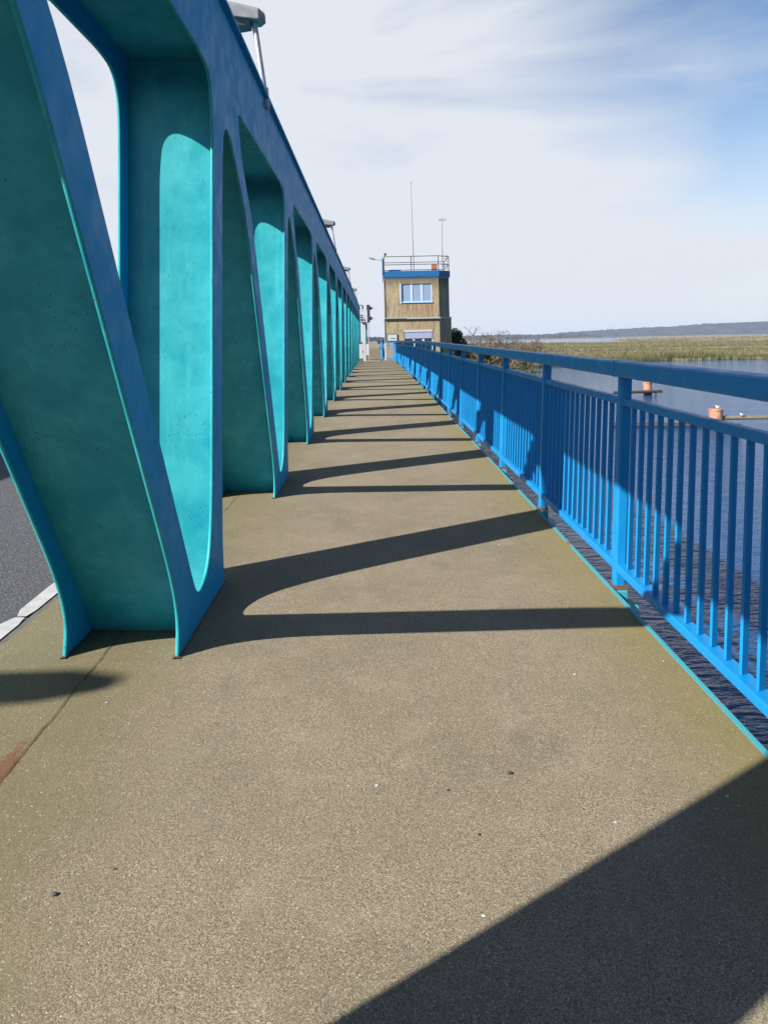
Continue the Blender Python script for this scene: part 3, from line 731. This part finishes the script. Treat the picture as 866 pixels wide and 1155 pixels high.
m = MB(); bp = P(434.3, 286.8, YT); m.ball((bp.x, YT-0.05, bp.z), 0.105); m.tube((bp.x, YT-.05, zr1), (bp.x, YT-.05, bp.z), .02)
tag(m.build('camera_dome', M['black']), 'small black ball shaped camera on the left corner of the tower roof railing', 'camera')
ax = P(466.6, 304, YT+1.5); at = P(463.4, 205.4, YT+1.5)
m = MB(); m.tube((ax.x, YT+1.5, zr0-.01), (ax.x+(at.x-ax.x)*.4, YT+1.5, zr0+2.5), 0.05, 0.035, 6); m.tube((ax.x+(at.x-ax.x)*.4, YT+1.5, zr0+2.5), (at.x, YT+1.5, at.z), 0.03, 0.018, 6); m.ball((at.x, YT+1.5, at.z), .05)
tag(m.build('antenna', M['mast']), 'tall thin whip antenna standing in the middle of the tower roof', 'antenna')
wm = thing('weather_mast', 'shorter mast with wind cups near the right edge of the tower roof', 'weather mast', (P(498.5, 300, YT+1).x, YT+1, zr0))
mt = P(498.5, 247, YT+1)
m = MB(); m.tube((wm.location.x, YT+1, zr0), (mt.x, YT+1, mt.z), 0.024, n=6); m.build('mast', M['mast'], wm)
m = MB(); m.tube((mt.x-.2, YT+1, mt.z-.08), (mt.x+.2, YT+1, mt.z-.08), .018, n=6)
for dx in (-.2, .2): m.ball((mt.x+dx, YT+1, mt.z-.02), .06, 8, 5)
m.ball((mt.x, YT+1, mt.z+.05), .06, 8, 5); m.build('wind_cups', M['mast'], wm)
al = thing('aerial_cluster', 'pale lattice aerial leaning on the right end of the roof railing', 'antenna', (P(502, 300, YT+.6).x, YT+.6, zr0))
xx = al.location.x; m = MB()
for dx in (-.16, .12): m.tube((xx+dx, YT+.6, zr0), (xx+dx, YT+.6, P(502, 283+dx*20, YT).z), .018, n=5)
for i in range(6): m.tube((xx-.25, YT+.6, zr0+.15+i*.19), (xx+.2, YT+.6, zr0+.22+i*.19), .015, n=5)
m.build('lattice', M['mast'], al)
m = MB(); m.box(P(486.4, 300, YT+.5).x, P(492.6, 300, YT+.5).x, YT+.3, YT+.7, zr0+.001, P(490, 298, YT+.5).z)
tag(m.build('roof_box', M['orange'], bevel=.02), 'orange box on the tower roof behind the railing', 'box')
m = MB(); m.box(P(437.5, 300, YT+.5).x, P(452, 300, YT+.5).x, YT+.3, YT+1.2, zr0+.001, zr0+.12); m.box(P(439, 300, YT+.5).x, P(450, 300, YT+.5).x, YT+.4, YT+1.1, zr0+.12, zr0+.16)
tag(m.build('roof_hatch', M['bluepaint'], bevel=.01), 'flat blue hatch on the left part of the tower roof', 'hatch')

# ------------------------------------------------------------------ far end of the bridge
def gz(Y): return rise(Y)
def dk(x, Y): return B(x, Y, 0)
b1 = P(405.3, 400, 45.5).x; b2 = P(410, 400, 45.5).x; base = dk(b1, 45.5)
cab = thing('control_cabinet', 'tall white control cabinet on a grey plinth at the near end of the white pillar', 'cabinet', base, 'white cabinets by the pillar')
zt = P(407, 388, 45.5).z
m = MB(); m.box(b1, b2, 45.5, 45.85, base.z+.25, zt); m.build('body', M['white'], cab, bevel=.01)
m = MB(); m.box(b1+.02, b2-.02, 45.52, 45.83, base.z-.03, base.z+.25); m.build('plinth', M['gutter'], cab)
m = MB(); m.box(b2-.06, b2-.04, 45.48, 45.499, base.z+.6, base.z+.75); m.build('handle', M['black'], cab)
m = MB(); hp = P(408, 386.7, 45.6); m.ball((hp.x, 45.65, hp.z), .06, 8, 6); m.tube((hp.x, 45.65, zt-.01), (hp.x, 45.65, hp.z), .03); tag(m.build('warning_light', M['black']), 'small dark warning light on top of the near white cabinet', 'lamp')
b1 = P(413, 395, 58).x; b2 = P(416, 395, 58).x; base = dk(b1, 58)
cab = thing('control_cabinet', 'smaller white cabinet behind the white pillar, in front of the far truss', 'cabinet', base, 'white cabinets by the pillar')
m = MB(); m.box(b1, b2, 58, 58.3, base.z+.25, P(414, 388, 58).z); m.build('body', M['white'], cab, bevel=.01)
m = MB(); m.box(b1+.02, b2-.02, 58.02, 58.28, base.z-.3, base.z+.25); m.build('plinth', M['gutter'], cab)
# white pillar with lattice cage
q0 = P(407, 380, 50.5).x; q1 = P(412.4, 380, 50.5).x; base = dk(q0, 50.5); pt = P(410, 363, 50.5).z
pil = thing('signal_pillar', 'white pillar with a caged platform on top at the end of the near truss', 'pillar', base)
m = MB(); m.box(q0, q1, 50.5, 50.85, base.z-.3, pt); m.build('column', M['white'], pil, bevel=.02)
m = MB(); e0 = P(406.4, 357, 50.5).x; e1 = P(414, 357, 50.5).x; ct = P(410, 350, 50.5).z
m.box(e0, e1, 50.3, 51.1, pt+.001, pt+.05)
for xx in (e0, (e0+e1)/2, e1):
    for yy in (50.3, 51.1): m.tube((xx, yy, pt+.05), (xx, yy, ct), .018, n=5)
for zz in (pt+.25, (pt+ct)/2, ct):
    for yy in (50.3, 51.1): m.tube((e0, yy, zz), (e1, yy, zz), .015, n=5)
m.build('cage', M['white'], pil)
m = MB(); h1 = P(405, 344, 50.6); h2 = P(409, 344, 50.6); m.tube((h1.x, 50.6, h1.z), (h2.x, 50.6, h2.z), .03, n=6); m.tube((h2.x-.03, 50.6, ct-.02), (h2.x-.03, 50.6, h2.z), .02, n=6); m.box(h2.x-.03, h2.x+.05, 50.55, 50.65, h2.z-.25, h2.z-.02)
m.build('arm', M['black'], pil)
# signal heads
s0 = P(416.2, 395, 54); base = dk(s0.x, 54)
sig = thing('traffic_signal', 'dark signal heads stacked on a thin mast beside the white pillar', 'traffic signal', base)
m = MB(); m.tube((s0.x, 54.1, base.z-.3), (s0.x, 54.1, P(416, 343, 54).z), .03, n=8); m.build('mast', M['galv'], sig)
for ya, yb in ((343.5, 349.5), (349.5, 357), (356, 363.5)):
    a = P(416, ya, 54).z; b = P(416, yb, 54).z
    m = MB(); m.box(s0.x-.12, s0.x+.12, 53.85, 54.07, b+.01, a-.01)
    ho = m.build('signal_head', M['black'], sig, bevel=.02)
for y_ in (347.6, 359):
    a = P(418, y_, 54); m = MB(); m.tube((s0.x+.12, 53.95, a.z), (P(422.3, y_-.3, 54).x, 53.9, a.z+.02), .02, n=6); m.prism([(s0.x+.12, 53.7), (s0.x+.26, 53.75), (s0.x+.26, 53.9), (s0.x+.12, 53.9)], a.z-.12, a.z+.12); m.build('visor', M['black'], sig)
# posts at the far railing end
w0 = P(435, 400, 54.2); base = dk(w0.x, 54.2)
m = MB(); m.box(w0.x-.065, w0.x+.065, 54.2, 54.33, base.z-.1, P(435, 386.6, 54.2).z); tag(m.build('end_post', M['white'], bevel=.01), 'slim white post where the blue railing ends by the tower', 'post')
w0 = P(431, 400, 55); base = dk(w0.x, 55); bl = thing('bollard', 'light blue round bollard with dark cap left of the white end post', 'bollard', base)
zc = P(431, 385.7, 55).z
m = MB(); m.tube((w0.x, 55, base.z-.1), (w0.x, 55, zc), .085, n=14); m.build('tube', M['edge'] if 0 else M['rail'], bl)
m = MB(); m.tube((w0.x, 55, zc), (w0.x, 55, zc+.16), .095, .08, n=14); m.build('cap', M['navy'], bl)
m = MB(B); m.box(-0.75, 0.55, 55.4, 56.0, 0.001, 0.035); struct(m.build('dark_threshold', M['joint']))  # low dark strip across the end of the walkway
m = MB(B); m.box(0.42, 0.62, 52.2, 52.5, 0.001, 0.06); m.box(0.46, 0.58, 52.15, 52.45, 0.061, 0.09)
tag(m.build('brick', M['orange'], bevel=.01), 'reddish brick lying on the walkway at the foot of the blue bollard', 'brick')
# ------------------------------------------------------------------ guide piles in the water
def wat(px, py): 
    d = P(px, py, 1.0)-EYE; t = (WZ-H0)/d.z; return EYE+d*t
def pile(px, Y, ptop, r, label):
    x = P(px, ptop, Y).x; zt = P(px, ptop, Y).z
    t = thing('mooring_pile', label, 'pile', (x, Y, WZ), 'orange mooring piles')
    m = MB(); m.tube((x, Y, WZ-2), (x, Y, zt-.08), r, n=18); m.tube((x, Y, zt-.08), (x, Y, zt), r*1.06, n=18); o = m.build('shaft', M['pile'], t)
    m = MB(); m.tube((x, Y, WZ-.1), (x, Y, WZ+.35), r*1.01, n=18); m.build('wet_band', M['wood'], t)
    return x, zt
Y1 = 56.0; x_1, z_1 = pile(730, Y1, 431, .31, 'far orange pile clamped by two dark beams, seen under the handrail')
Y2 = 36.0; x_2, z_2 = pile(807, Y2, 461, .31, 'nearer orange pile at the left end of the long timber beam, a gull on top')
za = P(730, 441.3, Y1).z; zb = P(730, 452, Y1).z
m = MB(); m.tube((P(690, 441.3, Y1).x, Y1-.42, za-.02), (P(744, 440.5, Y1).x, Y1-.42, za+.02), .11, n=10); tag(m.build('fender_beam', M['wood']), 'upper dark round beam across the far orange pile', 'beam', 'beams on the mooring piles')
m = MB(); m.tube((P(724, 452, Y1).x, Y1-.42, zb), (P(744, 451.5, Y1).x, Y1-.42, zb), .11, n=10); m.tube((P(737, 452, Y1).x, Y1-.42, zb), (P(737, 452, Y1).x, Y1-.42, za-.1), .07, n=8)
tag(m.build('fender_beam', M['wood']), 'lower short dark beam across the far orange pile at the waterline', 'beam', 'beams on the mooring piles')
zc = P(840, 471.2, Y2).z
m = MB(); m.tube((x_2+.3, Y2, zc+.02), (x_2+9.5, Y2-.5, zc), .10, n=10); tag(m.build('guide_beam', M['oldwood']), 'long weathered timber beam running right from the nearer orange pile', 'beam')
zz = WZ+.08
m = MB(); m.tube((P(700, 491, Y2-.5).x, Y2+1, zz), (x_2+.9, Y2-.6, zz), .13, n=10); tag(m.build('floating_boom', M['wood']), 'low floating boom leading left from the foot of the nearer orange pile', 'boom')
def gull(x, y, z, k, label):
    t = thing('gull', label, 'bird', (x, y, z), 'gulls resting on the piles')
    sc = lambda a, b, c: Vector((x+(a-x)*k, y+(b-y)*k, z+(c-z)*k))
    m = MB(sc); m.ball((x, y, z+.13), .1, 12, 8, sx=1.6, sy=.75, sz=.8); m.ball((x-.15, y, z+.23), .05, 10, 6); m.tube((x-.1, y, z+.15), (x-.15, y, z+.23), .05, .04, 8)
    m.tube((x+.12, y, z+.14), (x+.27, y, z+.15), .035, .01, 6)
    m.build('body', M['bird'], t, smooth=True)
    m = MB(sc)
    for s in (-1, 1): m.ball((x+.05, y+s*.06, z+.15), .09, 10, 6, sx=1.6, sy=.28, sz=.6)
    m.build('wing', M['birdgrey'], t, smooth=True)
    m = MB(sc); m.tube((x-.19, y, z+.23), (x-.25, y, z+.22), .012, .004, 6); m.build('beak', M['beak'], t)
    m = MB(sc)
    for s in (-.03, .03): m.tube((x, y+s, z), (x, y+s, z+.07), .008, n=5)
    m.build('leg', M['beak'], t)
gull(x_2+.12, Y2, z_2, .62, 'white gull resting on top of the nearer orange pile')
gull(P(837, 470, Y2-.17).x, Y2-.17, zc+.10, .55, 'white gull resting on the long timber beam')
# ------------------------------------------------------------------ plants
def leafball(m, c, r, n, s, rnd, squash=1.0):
    for k in range(n):
        d = Vector((rnd.gauss(0, 1), rnd.gauss(0, 1), rnd.gauss(0, 1))).normalized()*r*rnd.random()**0.4
        p = Vector(c)+Vector((d.x, d.y, d.z*squash)); u = Vector((rnd.gauss(0, 1), rnd.gauss(0, 1), rnd.gauss(0, 1))).normalized(); w = u.orthogonal().normalized()
        a = s*rnd.uniform(.5, 1.2); b = a*.5
        m.add([tuple(p-u*a), tuple(p+w*b), tuple(p+u*a), tuple(p-w*b)], [(0, 1, 2, 3)])
def branchy(m, p, d, L, r, depth, rnd, tips, spread=.55):
    n = 3; q = p
    for i in range(n):
        d = (d+Vector((rnd.gauss(0, .12), rnd.gauss(0, .12), rnd.gauss(.03, .08)))).normalized(); e = q+d*L/n
        m.tube(tuple(q), tuple(e), r*(1-i*.22), r*(1-(i+1)*.22), 5, caps=False); q = e
        if depth > 0 and i > 0:
            for _ in range(rnd.choice((1, 2, 2))):
                dd = (d+Vector((rnd.gauss(0, spread), rnd.gauss(0, spread), rnd.gauss(.1, spread*.6)))).normalized()
                branchy(m, q, dd, L*rnd.uniform(.5, .75), r*.62, depth-1, rnd, tips, spread)
    tips.append(q)
def bare_tree(px, pbase, ptop, Y, nst, seedv, label, rad=.1):
    rnd = random.Random(seedv); b = P(px, pbase, Y); g = -2.65; top = P(px, ptop, Y).z; H = top-g
    t = thing('bare_tree', label, 'tree', (b.x, Y, g), 'leafless trees on the shore')
    m = MB(); m.tube((b.x, Y, g-.2), (b.x, Y, g+H*.18), rad*1.4, rad, 8); m.build('trunk', M['bark'], t)
    m = MB(); tips = []
    for k in range(nst):
        an = 6.28*k/nst+rnd.uniform(-.4, .4); tl = rnd.uniform(.2, 1.1)
        d = Vector((math.cos(an)*tl, math.sin(an)*tl, 1)).normalized()
        branchy(m, Vector((b.x, Y, g+H*.15)), d, H*.44*rnd.uniform(.8, 1.1), rad*1.0, 3, rnd, tips, .7)
    m.build('branches', M['bark'], t)
    return t
bare_tree(548, 394, 367, 80, 7, 21, 'large leafless tree with spreading branches to the right of the dark evergreen bush', .13)
bare_tree(563, 394, 372, 86, 5, 22, 'smaller leafless tree close behind the large bare tree', .08)
bare_tree(583, 395, 376, 92, 5, 23, 'slender leafless bush left of the densest bare bush', .07)
bare_tree(597, 395, 376, 93, 7, 24, 'dense low leafless bush, rightmost of the bare trees', .07)
bare_tree(533, 394, 371, 84, 5, 25, 'thin leafless sapling just right of the evergreen bush', .07)
def bush(name, px, pb, pt_, Y, w, n, s, ml, label, seedv, group=None, g=-2.65):
    rnd = random.Random(seedv); b = P(px, pb, Y); top = P(px, pt_, Y).z; H = top-g
    t = thing(name, label, 'bush', (b.x, Y, g), group)
    m = MB(); tips = []
    m.tube((b.x, Y, g-.2), (b.x, Y, g+H*.5), .12, .06, 7)
    for k in range(7):
        an = k*.9; m.tube((b.x, Y, g+H*.2), (b.x+math.cos(an)*w*.5, Y+math.sin(an)*w*.5, g+H*(.5+.06*(k % 4))), .05, .02, 5)
    m.build('trunk', M['bark'], t)
    m = MB()
    for k in range(13):
        an = rnd.uniform(0, 6.28); rr = w*rnd.uniform(.1, .62); zz = g+H*rnd.uniform(.25, .88)
        sh = 1-.5*abs((zz-g)/H-.45)
        leafball(m, (b.x+math.cos(an)*rr*sh, Y+math.sin(an)*rr*sh, zz), w*rnd.uniform(.4, .62), n//13, s, rnd, .8)
    m.build('crown', ml, t)
bush('evergreen_bush', 514.5, 395, 363, 66, 1.15, 5200, .11, M['darkleaf'], 'dark green rounded evergreen tree right beside the tower', 31)
for i, (px, pt_, Y, w, lb) in enumerate(((545, 391, 78, 1.2, 'low olive shrub at the foot of the large bare tree'), (566, 396, 88, 1.3, 'low olive shrub on the shore left of the water'), (590, 395, 98, 1.6, 'low olive shrub at the waterside below the rightmost bare bush'), (530, 389, 72, 1.0, 'low olive shrub next to the evergreen, half hidden by the handrail'))):
    bush('low_shrub', px, 410, pt_, Y, w, 1500, .12, M['shrubleaf'], lb, 40+i, 'low shrubs on the shore')
# small debris on the walkway
for i, (px, py, s, lb) in enumerate(((62, 1016, .0065, 'small dark pebble on the walkway near the lower left corner'), (575, 879, .007, 'small dark crumb on the walkway left of the big shadow'), (505, 898, .004, 'tiny dark grit crumb near the middle of the walkway, above the big shadow'), (540, 948, .004, 'tiny dark grit crumb right at the upper edge of the big shadow'), (130, 987, .003, 'tiny dark grit crumb just above the lower left pebble'))):
    d = P(px, py, 1)-EYE; t = -(H0)/(d.dot(cU)+0.0069*0-0); p = EYE+d*t; xx = (p-EYE).dot(cR); yy = p.y
    m = MB(B); m.ball((xx, yy, s*.5+rise(0)), s, 9, 6, sx=1.3, sy=1, sz=.7); tag(m.build('pebble', M['pebble'], smooth=True), lb, 'pebble', 'pebbles on the walkway')
rnd = random.Random(77)
chips = [(648, 767, .006, 'pale chip on the sunlit walkway just below the crosswise shadow bar'), (748, 752, .004, 'tiny pale chip on the walkway close to the steel deck edge'),
         (425, 893, .007, 'whitish smudge of dropping in the middle of the sunlit walkway'), (694, 934, .005, 'pale chip right beside the upper edge of the big shadow'),
         (120, 799, .007, 'white dropping just right of the joint, below the near truss foot'), (820, 905, .005, 'pale chip lying inside the big shadow at the right')]
for (px, py, sz, lb) in chips:
    d = P(px, py, 1)-EYE; t = -H0/d.dot(cU); p = EYE+d*t; xx = (p-EYE).dot(cR); yy = p.y
    m = MB(B); n = 7; pl = [(xx+sz*rnd.uniform(.5, 1.3)*math.cos(6.28*k/n), yy+sz*rnd.uniform(.5, 1.3)*math.sin(6.28*k/n)) for k in range(n)]
    m.prism(pl, 0.0005, 0.003)
    tag(m.build('paint_chip', M['white']), lb, 'chip', 'pale chips scattered on the walkway')
# ------------------------------------------------------------------ air
hz = MB(); hz.box(-5200, 5200, -200, 6200, -5.6-1, 75)
hm_, nt, b = mat('haze_air'); nt.nodes.remove(b)
pv = nt.nodes.new('ShaderNodeVolumePrincipled'); pv.inputs['Color'].default_value = (0.62, 0.76, 1.0, 1); pv.inputs['Density'].default_value = 0.00008; pv.inputs['Anisotropy'].default_value = 0.1
nt.links.new(pv.outputs[0], nt.nodes['Material Output'].inputs['Volume'])
ho = hz.build('haze', hm_); ho['kind'] = 'stuff'
